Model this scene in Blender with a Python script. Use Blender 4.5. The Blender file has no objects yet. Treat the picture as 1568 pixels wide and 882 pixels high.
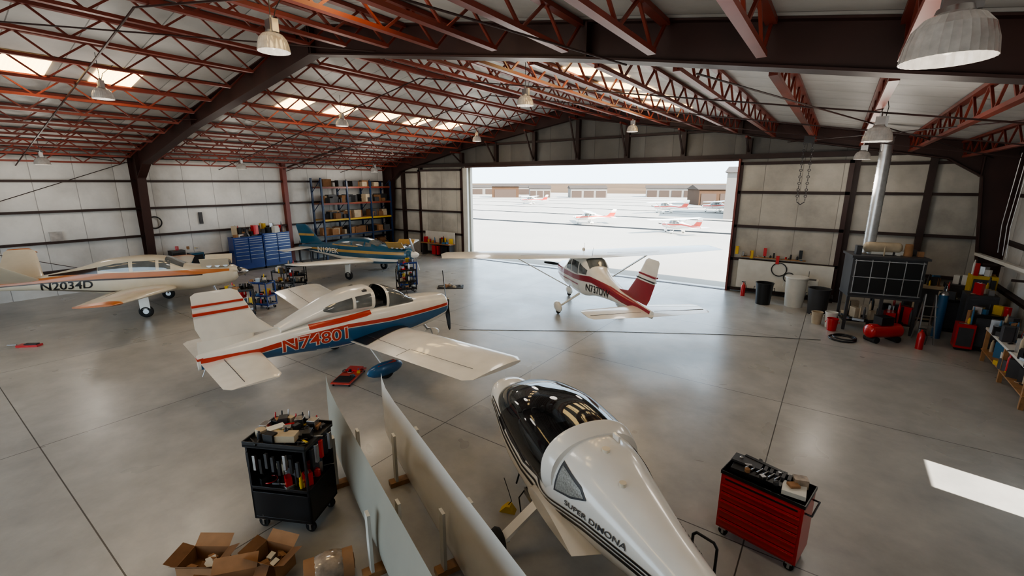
import bpy, bmesh, math, random
from mathutils import Vector, Matrix
from mathutils.bvhtree import BVHTree
V=Vector; R=math.radians
COL=bpy.context.collection
# ------------------------------------------------------------ materials
MATS={}
def mat(name,col,rough=.5,metal=0.,var=0.,scale=3.,emit=0.,coat=0.,spec=.5,bump=0.):
    if name in MATS: return MATS[name]
    m=bpy.data.materials.new(name); m.use_nodes=True; nt=m.node_tree; b=nt.nodes['Principled BSDF']
    c=(*col,1)
    b.inputs['Base Color'].default_value=c; b.inputs['Roughness'].default_value=rough
    b.inputs['Metallic'].default_value=metal; b.inputs['Coat Weight'].default_value=coat
    b.inputs['Specular IOR Level'].default_value=spec
    if emit: b.inputs['Emission Color'].default_value=c; b.inputs['Emission Strength'].default_value=emit
    if var or bump:
        tc=nt.nodes.new('ShaderNodeTexCoord'); n=nt.nodes.new('ShaderNodeTexNoise'); n.inputs['Scale'].default_value=scale; n.inputs['Detail'].default_value=5
        nt.links.new(tc.outputs['Object'],n.inputs['Vector'])
        r=nt.nodes.new('ShaderNodeValToRGB'); r.color_ramp.elements[0].position=.3; r.color_ramp.elements[1].position=.7
        r.color_ramp.elements[0].color=(*[max(0,x*(1-var)) for x in col],1); r.color_ramp.elements[1].color=(*[min(1,x*(1+var*.5)) for x in col],1)
        nt.links.new(n.outputs['Fac'],r.inputs['Fac']); nt.links.new(r.outputs['Color'],b.inputs['Base Color'])
        if bump:
            bp=nt.nodes.new('ShaderNodeBump'); bp.inputs['Strength'].default_value=bump
            nt.links.new(n.outputs['Fac'],bp.inputs['Height']); nt.links.new(bp.outputs['Normal'],b.inputs['Normal'])
    MATS[name]=m; return m
WHITE=mat('paint_white',(.80,.77,.70),.25,coat=.4,var=.06)
CREAM=mat('paint_cream',(.66,.59,.46),.28,coat=.4,var=.06)
GEL=mat('gelcoat_white',(.76,.74,.69),.22,coat=.5,var=.05)
GEL_SHADED=mat('gelcoat_shaded',(.33,.32,.27),.5,var=.08,scale=1.5)  # white wing gelcoat, its shadow side darkened in the colour
RED=mat('paint_red',(.50,.045,.025),.3,coat=.4,var=.08)
MAROON=mat('paint_maroon',(.28,.015,.03),.3,coat=.4,var=.08)
BLUE=mat('paint_blue',(.03,.12,.25),.3,coat=.4,var=.08)
TEAL=mat('paint_teal',(.015,.085,.15),.3,coat=.4,var=.1)
GOLD=mat('paint_gold',(.42,.27,.09),.35,coat=.3,var=.1)
ORANGE=mat('paint_orange',(.50,.16,.04),.3,coat=.3,var=.05)
BROWN=mat('paint_brown',(.045,.022,.015),.3,coat=.3,var=.1)
BLACK=mat('black_paint',(.012,.012,.013),.35,var=.2)
DKGREY=mat('dark_grey',(.05,.05,.054),.5,var=.2)
RUB=mat('rubber',(.02,.02,.02),.8,var=.3,scale=10)
GLASS=mat('canopy_glass',(.018,.019,.02),.02,coat=1.)
_nt=GLASS.node_tree; _tr=_nt.nodes.new('ShaderNodeBsdfTransparent'); _tr.inputs[0].default_value=(.42,.45,.47,1); _mx=_nt.nodes.new('ShaderNodeMixShader'); _mx.inputs[0].default_value=.45
_nt.links.new(_tr.outputs[0],_mx.inputs[1]); _nt.links.new(_nt.nodes['Principled BSDF'].outputs[0],_mx.inputs[2]); _nt.links.new(_mx.outputs[0],_nt.nodes['Material Output'].inputs['Surface'])
WIN=mat('window_glass',(.13,.14,.14),.08,coat=.8,var=.4,scale=2)
METAL=mat('bare_metal',(.5,.5,.5),.3,1.,var=.15,scale=8)
GALV=mat('galvanised',(.55,.56,.57),.35,.9,var=.2,scale=6)
STEEL=mat('frame_primer',(.038,.012,.009),.55,var=.25,scale=1.5)
JOIST=mat('joist_primer',(.19,.036,.022),.42,var=.3,scale=1.2)
GIRT=mat('girt_brown',(.035,.018,.015),.6,var=.3,scale=2)
TOOLRED=mat('tool_red',(.48,.012,.012),.3,coat=.5,var=.06)
TOOLBLUE=mat('tool_blue',(.015,.05,.23),.3,coat=.4,var=.1)
RACKBLUE=mat('rack_blue',(.01,.03,.09),.4,var=.2)
CARD=mat('cardboard',(.32,.17,.08),.8,var=.15,scale=6)
CARDI=mat('cardboard_inside',(.20,.10,.045),.85,var=.2,scale=6)
YEL=mat('yellow_paint',(.58,.38,.03),.45,var=.15)
WOOD=mat('wood',(.36,.19,.08),.6,var=.3,scale=8)
PLAST=mat('white_plastic',(.62,.61,.56),.4,var=.08)
BLUEP=mat('blue_plastic',(.04,.14,.26),.4,var=.1)
GREENP=mat('green_plastic',(.05,.22,.12),.45,var=.1)
BEIGE=mat('beige',(.45,.37,.26),.6,var=.2)
CLEAR=mat('plastic_wrap',(.35,.27,.2),.15,coat=1.,var=.5,scale=9,bump=.8)
LAMPG=mat('lamp_prismatic_glass',(.60,.58,.55),.12,coat=.8,var=.2,scale=14)
SKYL=mat('skylight_translucent',(1.,.74,.36),.6,var=0,emit=6)
# ------------------------------------------------------------ mesh builder
class MB:
    def __init__(s): s.v=[];s.f=[];s.fm=[];s.mats=[];s.M=Matrix()
    def mi(s,m):
        if m not in s.mats: s.mats.append(m)
        return s.mats.index(m)
    def add(s,vs,fs,m):
        o=len(s.v); s.v+=[s.M@V(p) for p in vs]
        for f in fs:
            s.f.append([i+o for i in f])
            if isinstance(m,bpy.types.Material): s.fm.append(s.mi(m))
            else:
                c=sum((V(vs[i]) for i in f),V((0,0,0)))/len(f); s.fm.append(s.mi(m(c)))
    def bx(s,x0,x1,y0,y1,z0,z1,m):
        s.add([(x0,y0,z0),(x1,y0,z0),(x1,y1,z0),(x0,y1,z0),(x0,y0,z1),(x1,y0,z1),(x1,y1,z1),(x0,y1,z1)],
              [(0,3,2,1),(4,5,6,7),(0,1,5,4),(1,2,6,5),(2,3,7,6),(3,0,4,7)],m)
    def box(s,c,d,m,rz=0,rx=0,ry=0):
        k=s.M; s.M=k@Matrix.Translation(c)@Matrix.Rotation(rz,4,'Z')@Matrix.Rotation(ry,4,'Y')@Matrix.Rotation(rx,4,'X')
        s.bx(-d[0]/2,d[0]/2,-d[1]/2,d[1]/2,-d[2]/2,d[2]/2,m); s.M=k
    def beam(s,p0,p1,w,h,m):
        p0=V(p0);p1=V(p1);d=(p1-p0).normalized(); up=V((0,0,1)) if abs(d.z)<.95 else V((1,0,0))
        a=d.cross(up).normalized()*w/2; b=a.cross(d).normalized()*h/2
        vs=[p+q for p in (p0,p1) for q in (a+b,-a+b,-a-b,a-b)]
        s.add(vs,[(0,1,2,3),(7,6,5,4),(0,4,5,1),(1,5,6,2),(2,6,7,3),(3,7,4,0)],m)
    def cyl(s,p0,p1,r0,r1,m,n=16,caps=True):
        p0=V(p0);p1=V(p1);d=(p1-p0).normalized(); up=V((0,0,1)) if abs(d.z)<.95 else V((1,0,0))
        a=d.cross(up).normalized(); b=a.cross(d)
        vs=[]
        for p,r in ((p0,r0),(p1,r1)):
            for i in range(n):
                t=2*math.pi*i/n; vs.append(p+(a*math.cos(t)+b*math.sin(t))*r)
        fs=[(i,(i+1)%n,n+(i+1)%n,n+i) for i in range(n)]
        if caps: fs+=[tuple(range(n))[::-1],tuple(range(n,2*n))]
        s.add(vs,fs,m)
    def tube(s,pts,r,m,n=8):
        for a,b in zip(pts,pts[1:]): s.cyl(a,b,r,r,m,n)
        for p in pts[1:-1]: s.ell(p,(r,r,r),m,n,4)
    def ell(s,c,r,m,n=16,k=8):
        vs=[];fs=[]
        for j in range(1,k):
            ph=math.pi*j/k
            for i in range(n):
                t=2*math.pi*i/n; vs.append((c[0]+r[0]*math.sin(ph)*math.cos(t),c[1]+r[1]*math.sin(ph)*math.sin(t),c[2]+r[2]*math.cos(ph)))
        for j in range(k-2):
            for i in range(n): fs.append((j*n+i,(j+1)*n+i,(j+1)*n+(i+1)%n,j*n+(i+1)%n))
        vs.append((c[0],c[1],c[2]+r[2])); vs.append((c[0],c[1],c[2]-r[2])); a=len(vs)-2;b=a+1
        for i in range(n): fs.append((a,i,(i+1)%n)); fs.append((b,(k-2)*n+(i+1)%n,(k-2)*n+i))
        s.add(vs,fs,m)
    def lathe(s,prof,c,m,n=24):
        vs=[(c[0]+r*math.cos(2*math.pi*i/n),c[1]+r*math.sin(2*math.pi*i/n),c[2]+z) for r,z in prof for i in range(n)]
        fs=[(j*n+i,j*n+(i+1)%n,(j+1)*n+(i+1)%n,(j+1)*n+i) for j in range(len(prof)-1) for i in range(n)]
        s.add(vs,fs,m)
    def loft(s,rings,m,c0=True,c1=True):
        n=len(rings[0]); vs=[p for r in rings for p in r]
        fs=[(j*n+i,j*n+(i+1)%n,(j+1)*n+(i+1)%n,(j+1)*n+i) for j in range(len(rings)-1) for i in range(n)]
        s.add(vs,fs,m)
        if c0: s.add(rings[0],[tuple(range(n))[::-1]],m)
        if c1: s.add(rings[-1],[tuple(range(n))],m)
    def torus(s,c,R_,r,ax,m,n=24,k=10):
        ax=V(ax).normalized(); up=V((0,0,1)) if abs(ax.z)<.9 else V((1,0,0)); a=ax.cross(up).normalized(); b=a.cross(ax)
        vs=[V(c)+(a*math.cos(2*math.pi*i/n)+b*math.sin(2*math.pi*i/n))*(R_+r*math.cos(2*math.pi*j/k))+ax*r*math.sin(2*math.pi*j/k) for i in range(n) for j in range(k)]
        fs=[(i*k+j,((i+1)%n)*k+j,((i+1)%n)*k+(j+1)%k,i*k+(j+1)%k) for i in range(n) for j in range(k)]
        s.add(vs,fs,m)
    def build(s,name,loc=(0,0,0),rz=0,parent=None,bevel=0,ang=35,recalc=True):
        me=bpy.data.meshes.new(name); me.from_pydata([tuple(p) for p in s.v],[],s.f)
        for m in s.mats: me.materials.append(m)
        me.polygons.foreach_set('material_index',s.fm)
        if recalc:
            bm=bmesh.new(); bm.from_mesh(me); bmesh.ops.recalc_face_normals(bm,faces=bm.faces); bm.to_mesh(me); bm.free()
        me.polygons.foreach_set('use_smooth',[True]*len(me.polygons))
        me.set_sharp_from_angle(angle=R(ang)); me.update()
        o=bpy.data.objects.new(name,me); COL.objects.link(o); o.location=loc; o.rotation_euler=(0,0,rz)
        if parent: o.parent=parent
        if bevel:
            b=o.modifiers.new('bevel','BEVEL'); b.width=bevel; b.segments=2; b.limit_method='ANGLE'
        return o
# ------------------------------------------------------------ shell
XL,XR,YB,YF=-27.3,4.8,-8.0,22.6
RX=-11.7
def zr(x): return 8.75-.17*abs(x-RX)
def nodes_floor():
    m=bpy.data.materials.new('concrete_floor'); m.use_nodes=True; nt=m.node_tree; N=nt.nodes; L=nt.links; b=N['Principled BSDF']
    tc=N.new('ShaderNodeTexCoord')
    def noise(s,d,dist=0,ro=.5):
        n=N.new('ShaderNodeTexNoise'); n.inputs['Scale'].default_value=s; n.inputs['Detail'].default_value=d; n.inputs['Distortion'].default_value=dist; n.inputs['Roughness'].default_value=ro; L.new(tc.outputs['Object'],n.inputs['Vector']); return n
    n1=noise(.35,10,.4,.6); n2=noise(1.5,9,.1,.65); n3=noise(14,4); n5=noise(.6,3,.5)
    r=N.new('ShaderNodeValToRGB'); r.color_ramp.elements[0].position=.32; r.color_ramp.elements[1].position=.68
    r.color_ramp.elements[0].color=(.27,.265,.25,1); r.color_ramp.elements[1].color=(.46,.445,.415,1)
    mx=N.new('ShaderNodeMath'); mx.operation='ADD'; m2=N.new('ShaderNodeMath'); m2.operation='MULTIPLY'; m2.inputs[1].default_value=.5
    L.new(n1.outputs['Fac'],mx.inputs[0]); L.new(n2.outputs['Fac'],mx.inputs[1]); L.new(mx.outputs[0],m2.inputs[0]); L.new(m2.outputs[0],r.inputs['Fac'])
    sp=N.new('ShaderNodeSeparateXYZ'); L.new(tc.outputs['Object'],sp.inputs[0])
    outs=[]
    for ax,off,per in (('X',6.0,5.55),('Y',-1.0,5.04)):
        a=N.new('ShaderNodeMath'); a.operation='ADD'; a.inputs[1].default_value=off; L.new(sp.outputs[ax],a.inputs[0])
        p=N.new('ShaderNodeMath'); p.operation='PINGPONG'; p.inputs[1].default_value=per/2; L.new(a.outputs[0],p.inputs[0])
        c=N.new('ShaderNodeMath'); c.operation='LESS_THAN'; c.inputs[1].default_value=.009; L.new(p.outputs[0],c.inputs[0]); outs.append(c)
    mm=N.new('ShaderNodeMath'); mm.operation='MAXIMUM'; L.new(outs[0].outputs[0],mm.inputs[0]); L.new(outs[1].outputs[0],mm.inputs[1])
    mix=N.new('ShaderNodeMix'); mix.data_type='RGBA'; L.new(mm.outputs[0],mix.inputs[0]); L.new(r.outputs['Color'],mix.inputs[6]); mix.inputs[7].default_value=(.08,.075,.07,1)
    L.new(mix.outputs[2],b.inputs['Base Color'])
    rr=N.new('ShaderNodeMapRange'); rr.inputs[1].default_value=.3; rr.inputs[2].default_value=.7; rr.inputs[3].default_value=.26; rr.inputs[4].default_value=.36; L.new(n5.outputs['Fac'],rr.inputs[0]); L.new(rr.outputs[0],b.inputs['Roughness'])
    bp=N.new('ShaderNodeBump'); bp.inputs['Strength'].default_value=.04; L.new(n3.outputs['Fac'],bp.inputs['Height']); L.new(bp.outputs['Normal'],b.inputs['Normal'])
    return m
def nodes_wall(name,ax,col,per=1.35,dirt=.8,lump=.2):
    m=bpy.data.materials.new(name); m.use_nodes=True; nt=m.node_tree; N=nt.nodes; L=nt.links; b=N['Principled BSDF']
    tc=N.new('ShaderNodeTexCoord'); n=N.new('ShaderNodeTexNoise'); n.inputs['Scale'].default_value=.6; n.inputs['Detail'].default_value=9; n.inputs['Roughness'].default_value=.62; L.new(tc.outputs['Object'],n.inputs['Vector'])
    r=N.new('ShaderNodeValToRGB'); r.color_ramp.elements[0].position=.3; r.color_ramp.elements[1].position=.62
    r.color_ramp.elements[0].color=(*[c*dirt for c in col],1); r.color_ramp.elements[1].color=(*col,1); L.new(n.outputs['Fac'],r.inputs['Fac'])
    sp=N.new('ShaderNodeSeparateXYZ'); L.new(tc.outputs['Object'],sp.inputs[0])
    p=N.new('ShaderNodeMath'); p.operation='PINGPONG'; p.inputs[1].default_value=per/2; L.new(sp.outputs[ax],p.inputs[0])
    c=N.new('ShaderNodeMath'); c.operation='LESS_THAN'; c.inputs[1].default_value=.012; L.new(p.outputs[0],c.inputs[0])
    mix=N.new('ShaderNodeMix'); mix.data_type='RGBA'; L.new(c.outputs[0],mix.inputs[0]); L.new(r.outputs['Color'],mix.inputs[6]); mix.inputs[7].default_value=(*[x*.45 for x in col],1)
    L.new(mix.outputs[2],b.inputs['Base Color']); b.inputs['Roughness'].default_value=.5
    s=N.new('ShaderNodeMath'); s.operation='SMOOTH_MIN'; s.inputs[1].default_value=.25; s.inputs[2].default_value=.2; L.new(p.outputs[0],s.inputs[0])
    n4=N.new('ShaderNodeTexNoise'); n4.inputs['Scale'].default_value=2.5; L.new(tc.outputs['Object'],n4.inputs['Vector'])
    ad=N.new('ShaderNodeMath'); ad.operation='MULTIPLY_ADD'; ad.inputs[1].default_value=lump; L.new(n4.outputs['Fac'],ad.inputs[0]); L.new(s.outputs[0],ad.inputs[2])
    bp=N.new('ShaderNodeBump'); bp.inputs['Strength'].default_value=.5; bp.inputs['Distance'].default_value=.2; L.new(ad.outputs[0],bp.inputs['Height']); L.new(bp.outputs['Normal'],b.inputs['Normal'])
    return m
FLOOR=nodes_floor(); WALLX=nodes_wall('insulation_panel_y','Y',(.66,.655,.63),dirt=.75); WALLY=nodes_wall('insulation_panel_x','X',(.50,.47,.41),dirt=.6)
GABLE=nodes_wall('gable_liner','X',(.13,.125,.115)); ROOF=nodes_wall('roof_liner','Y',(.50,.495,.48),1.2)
b=MB(); b.bx(XL-.2,XR+.2,YB,YF+.1,-.2,0,FLOOR); b.build('floor')
b=MB(); b.bx(XL-.2,XL,YB,YF+.2,0,6.2,WALLX); b.build('wall_left')
b=MB(); b.bx(XR,XR+.2,YB,8.7,0,6.1,WALLX); b.bx(XR,XR+.2,9.65,YF+.2,0,6.1,WALLX); b.bx(XR,XR+.2,8.7,9.65,2.2,6.1,WALLX); b.build('wall_right')
DX0,DX1,DH=-19.4,-3.7,5.8
b=MB(); b.bx(XL,DX0,YF,YF+.2,0,DH,WALLY); b.bx(DX1,XR,YF,YF+.2,0,DH,WALLY)
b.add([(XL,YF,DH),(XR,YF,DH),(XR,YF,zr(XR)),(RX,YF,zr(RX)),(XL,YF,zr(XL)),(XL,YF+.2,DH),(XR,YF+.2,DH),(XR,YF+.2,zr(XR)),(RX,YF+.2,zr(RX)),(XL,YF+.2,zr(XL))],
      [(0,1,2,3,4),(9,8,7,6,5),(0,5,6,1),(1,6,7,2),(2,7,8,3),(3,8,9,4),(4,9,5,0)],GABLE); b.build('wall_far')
b=MB(); b.bx(XL,-20,YB-.2,YB,0,DH,WALLY); b.bx(-3,XR,YB-.2,YB,0,DH,WALLY)
b.add([(XL,YB,DH),(XR,YB,DH),(XR,YB,zr(XR)),(RX,YB,zr(RX)),(XL,YB,zr(XL)),(XL,YB-.2,DH),(XR,YB-.2,DH),(XR,YB-.2,zr(XR)),(RX,YB-.2,zr(RX)),(XL,YB-.2,zr(XL))],
      [(0,1,2,3,4),(9,8,7,6,5),(0,5,6,1),(1,6,7,2),(2,7,8,3),(3,8,9,4),(4,9,5,0)],WALLY); b.build('wall_back')
b=MB()
for xa,xb in ((XL-.2,RX),(RX,XR+.2)):
    z0,z1=zr(xa),zr(xb)
    b.add([(xa,YB-.2,z0),(xb,YB-.2,z1),(xb,YF+.2,z1),(xa,YF+.2,z0),(xa,YB-.2,z0+.15),(xb,YB-.2,z1+.15),(xb,YF+.2,z1+.15),(xa,YF+.2,z0+.15)],
      [(0,1,2,3),(7,6,5,4),(0,4,5,1),(1,5,6,2),(2,6,7,3),(3,7,4,0)],ROOF)
b.build('ceiling')
k=0
for xa,xb in ((-18.25,-16.75),(-6.65,-5.1)):
    for y in (-4.5,-1.6,2.4,4.3,9.7,11.7,14.0,16.0,18.2):
        k+=1; b=MB()
        nn=24; vs=[]
        for i in range(nn+1):
            yy=y+1.0*i/nn; dz=-.03+.012*math.cos(i*math.pi)
            vs+=[(xa,yy,zr(xa)+dz),(xb,yy,zr(xb)+dz)]
        b.add(vs,[(2*i,2*i+1,2*i+3,2*i+2) for i in range(nn)],SKYL); b.build('window_%d'%k)
def frame(name,y):
    b=MB()
    for s in (1,-1):
        half=(XR-RX) if s>0 else (RX-XL)
        pts=[(0,8.06),(7.95,6.82),(half-1.9,5.62),(half-.95,5.0)]
        top=lambda d: 8.75-.17*d-.02
        def web(poly):
            n=len(poly); vs=[(x,y-.01,z) for x,z in poly]+[(x,y+.01,z) for x,z in poly]
            b.add(vs,[tuple(range(n)),tuple(range(n,2*n))[::-1]]+[(i,(i+1)%n,n+(i+1)%n,n+i) for i in range(n)],STEEL)
        for (d0,z0),(d1,z1) in zip(pts,pts[1:]):
            web([(RX+s*d0,z0),(RX+s*d1,z1),(RX+s*d1,top(d1)),(RX+s*d0,top(d0))])
            b.beam((RX+s*d0,y,z0),(RX+s*d1,y,z1),.34,.035,STEEL)
        b.beam((RX,y,top(0)),(RX+s*half,y,top(half)),.3,.03,STEEL)
        dk,zk=pts[-1]
        web([(RX+s*dk,zk),(RX+s*(half-.35),0),(RX+s*half,0),(RX+s*half,top(half)),(RX+s*dk,top(dk))])
        b.beam((RX+s*dk,y,zk),(RX+s*(half-.35),y,0.02),.34,.035,STEEL); b.beam((RX+s*(half-.02),y,0),(RX+s*(half-.02),y,top(half)),.34,.035,STEEL)
        for d in (0.05,7.95,half-1.0): b.bx(RX+s*d-.02,RX+s*d+.02,y-.16,y+.16,(8.06-.156*d if d<8 else 5.0)+.0,top(d),STEEL)
    return b.build(name)
frame('steel_frame',7.5); frame('steel_frame',22.2); frame('steel_frame',-7.5)
b=MB()
for s in (1,-1):
    half=(XR-RX) if s>0 else (RX-XL)
    for i in range(1,12):
        d=i*1.42-.7
        if d>half-.3: continue
        x=RX+s*d; zt=zr(x)-.06; zb=zt-.50
        for y0,y1 in ((-7.4,7.4),(7.6,22.1)):
            b.bx(x-.07,x+.07,y0,y1,zt-.035,zt+.035,JOIST); b.bx(x-.06,x+.06,y0+.5,y1-.5,zb-.035,zb+.035,JOIST)
            n=22; st=(y1-y0-1.0)/n
            for j in range(n):
                ya=y0+.5+j*st; yb=ya+st
                b.beam((x,ya,zb if j%2==0 else zt),(x,yb,zt if j%2==0 else zb),.04,.04,JOIST)
            b.beam((x,y0,zt),(x,y0+.5,zb),.04,.04,JOIST); b.beam((x,y1,zt),(x,y1-.5,zb),.04,.04,JOIST)
b.build('roof_joists')
b=MB()
for y in (-4,0,3.7,11.2,14.9,18.6):
    for s in (1,-1):
        half=(XR-RX) if s>0 else (RX-XL)
        b.beam((RX,y,8.75-.62),(RX+s*half,y,8.75-.62-.17*half),.03,.03,STEEL)
for (a,c) in (((-27,-7,6.0),(-19,7.3,7.0)),((-27,7.3,5.7),(-19,-7,6.9)),((-24,22,5.9),(-17,7.6,7.0)),((-17,-7,7.1),(-9,7.3,7.7)),((-9,-7,7.7),(-3,7.3,6.6)),((-3,-7,6.6),(4,7.3,5.6)),((-2,22,6.4),(4,7.6,5.6)),((4,22,5.6),(-2,7.6,6.4))): b.tube([a,c],.015,STEEL,6)
b.tube([(-27.1,14.6,5.6),(-21.0,14.6,6.6)],.05,STEEL,8)
b.build('roof_bracing')
b=MB()
for z in (1.05,2.3,3.6,4.87,5.95): b.bx(XL+.005,XL+.2,YB+.01,YF-.3,z-.05,z+.05,GIRT)
for y in (14.6,0.2): b.bx(XL+.005,XL+.3,y-.12,y+.12,0,6.0,JOIST)
b.tube([(XL+.15,-7,.2),(XL+.15,7.2,5.7)],.015,GIRT,6); b.tube([(XL+.15,-7,5.7),(XL+.15,7.2,.2)],.015,GIRT,6)
b.bx(XL+.01,XL+.1,4.2,4.6,2.35,2.75,GALV); b.torus((XL+.1,7.95,2.9),.28,.03,(1,0,0),BLACK); b.bx(XL+.02,XL+.12,9.9,10.05,2.7,3.3,DKGREY)
b.build('trim_2')
b=MB()
for z in (1.4,2.9,4.4,5.75): b.bx(XR-.2,XR-.005,YB+.01,8.6,z-.05,z+.05,GIRT); b.bx(XR-.2,XR-.005,9.75,YF-.3,z-.05,z+.05,GIRT)
b.bx(XR-.25,XR-.005,14.8,15.1,0,5.8,GIRT); b.bx(XR-.1,XR-.005,8.6,8.7,0,2.3,GIRT); b.bx(XR-.1,XR-.005,9.65,9.75,0,2.3,GIRT); b.bx(XR-.1,XR-.005,8.6,9.75,2.2,2.3,GIRT)
b.build('trim_3')
b=MB()
for z in (1.4,2.9,4.4,5.5):
    b.bx(XL+.3,-23.7,YF-.2,YF-.005,z-.05,z+.05,GIRT); b.bx(.3,XR-.3,YF-.2,YF-.005,z-.05,z+.05,GIRT)
for x in (-23.8,.4,-25.6,2.6): b.bx(x-.1,x+.1,YF-.25,YF-.005,0,5.85,GIRT)
b.bx(XL+.3,XR-.3,YF-.28,YF-.02,5.8,6.0,GIRT)
for i in range(-3,4):
    x=RX+i*2.75
    zt=zr(x)-.7; b.bx(x-.1,x+.1,YF-.26,YF-.005,6.0,zt,GIRT); b.beam((x,YF-.3,zt),(x,YF-1.2,zt-.0),.08,.08,JOIST); b.beam((x,YF-1.15,zt),(x,YF-.3,6.1),.07,.07,GIRT)
b.bx(-21,-2.5,YF-.2,YF-.005,7.0,7.1,GIRT)
b.build('trim_4')
def leaf(x0,x1,name):
    b=MB(); y=YF-.35
    b.bx(x0,x1,y-.04,y+.02,0.05,5.65,WALLY)
    for z in (.12,1.48,2.94,4.4,5.6): b.bx(x0,x1,y-.14,y-.03,z-.06,z+.06,GIRT)
    for x in (x0+.07,x1-.07,): b.bx(x-.08,x+.08,y-.14,y-.03,0.0,5.66,STEEL)
    b.build(name)
leaf(-3.7,.3,'door_1'); leaf(-23.7,-19.7,'door_2')
b=MB(); b.bx(-19.66,-19.3,YF-.45,YF-.3,0,5.7,PLAST); b.bx(-19.72,-19.66,YF-.5,YF-.25,0,5.75,STEEL); b.bx(-3.74,-3.66,YF-.55,YF-.2,0,5.8,JOIST); b.bx(-19.4,-3.7,YF-.5,YF-.2,5.72,5.82,STEEL); b.bx(-19.4,-3.7,YF-.5,YF-.3,0.0,.015,GIRT); b.build('trim_1')
# ------------------------------------------------------------ outside
def tarmac():
    m=mat('tarmac',(.33,.31,.28),.8,var=.12,scale=.08); nt=m.node_tree; N=nt.nodes; L=nt.links; b=N['Principled BSDF']
    src=b.inputs['Base Color'].links[0].from_socket
    tc=N.new('ShaderNodeTexCoord'); sp=N.new('ShaderNodeSeparateXYZ'); L.new(tc.outputs['Object'],sp.inputs[0])
    p=N.new('ShaderNodeMath'); p.operation='PINGPONG'; p.inputs[1].default_value=8; L.new(sp.outputs['Y'],p.inputs[0])
    c=N.new('ShaderNodeMath'); c.operation='LESS_THAN'; c.inputs[1].default_value=.7; L.new(p.outputs[0],c.inputs[0])
    g=N.new('ShaderNodeMath'); g.operation='GREATER_THAN'; g.inputs[1].default_value=40; L.new(sp.outputs['Y'],g.inputs[0])
    mu=N.new('ShaderNodeMath'); mu.operation='MULTIPLY'; L.new(c.outputs[0],mu.inputs[0]); L.new(g.outputs[0],mu.inputs[1])
    mix=N.new('ShaderNodeMix'); mix.data_type='RGBA'; L.new(mu.outputs[0],mix.inputs[0]); L.new(src,mix.inputs[6]); mix.inputs[7].default_value=(.012,.012,.012,1); L.new(mix.outputs[2],b.inputs['Base Color']); b.inputs['Specular IOR Level'].default_value=.05
    return m
b=MB(); b.bx(-300,200,YF+.1,200,-.3,-.03,tarmac()); b.bx(-300,200,-150,YB,-.3,-.03,tarmac()); b.bx(-300,XL-.2,YB,YF+.1,-.3,-.03,tarmac()); b.bx(XR+.2,200,YB,YF+.1,-.3,-.03,tarmac()); b.build('tarmac_apron_ground')
DES=mat('desert',(.11,.07,.04),.9,var=.5,scale=.02,spec=.05)
b=MB(); b.bx(-3000,1500,200,3500,-.3,-.05,DES); b.bx(-3000,-300,-300,200,-.3,-.05,DES); b.build('desert_ground')
HB=mat('hangar_tan',(.07,.04,.024),.7,var=.1,scale=.3,spec=.1); HW=mat('hangar_white',(.20,.18,.16),.7,var=.1,scale=.3,spec=.1); HRF=mat('hangar_roof',(.06,.045,.035),.7,var=.1,scale=.3,spec=.1); HD=mat('hangar_door',(.07,.05,.04),.7,spec=.1)
def shed(cx,cy,w,d,h,m,doors=3,rz=0):
    b=MB(); b.bx(-w/2,w/2,-d/2,d/2,0,h,m)
    b.add([(-w/2-.3,-d/2-.3,h),(w/2+.3,-d/2-.3,h),(w/2+.3,d/2+.3,h),(-w/2-.3,d/2+.3,h),(-w/2-.3,0,h+1),(w/2+.3,0,h+1)],[(0,1,5,4),(2,3,4,5),(0,4,3),(1,2,5)],HRF)
    for i in range(doors):
        x=-w/2+w*(i+.5)/doors; ww=w/doors*.8; b.bx(x-ww/2,x+ww/2,-d/2-.1,-d/2,0,h*.75,HD)
    b.build('airport_hangar',loc=(cx,cy,-.03),rz=rz)
shed(-94,128,9,8,3.6,HB,1,R(35)); shed(-84,134,7,8,3.0,HW,3,R(35)); shed(-70,142,12,8,3.0,HW,3,R(35)); shed(-22,112,12,9,3.4,HB,3,R(30)); shed(-1,78,26,18,6.2,HW,1,R(8)); shed(-120,160,40,10,3,HW,6,R(30)); shed(-45,165,24,8,3,HW,6,R(20))
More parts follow.
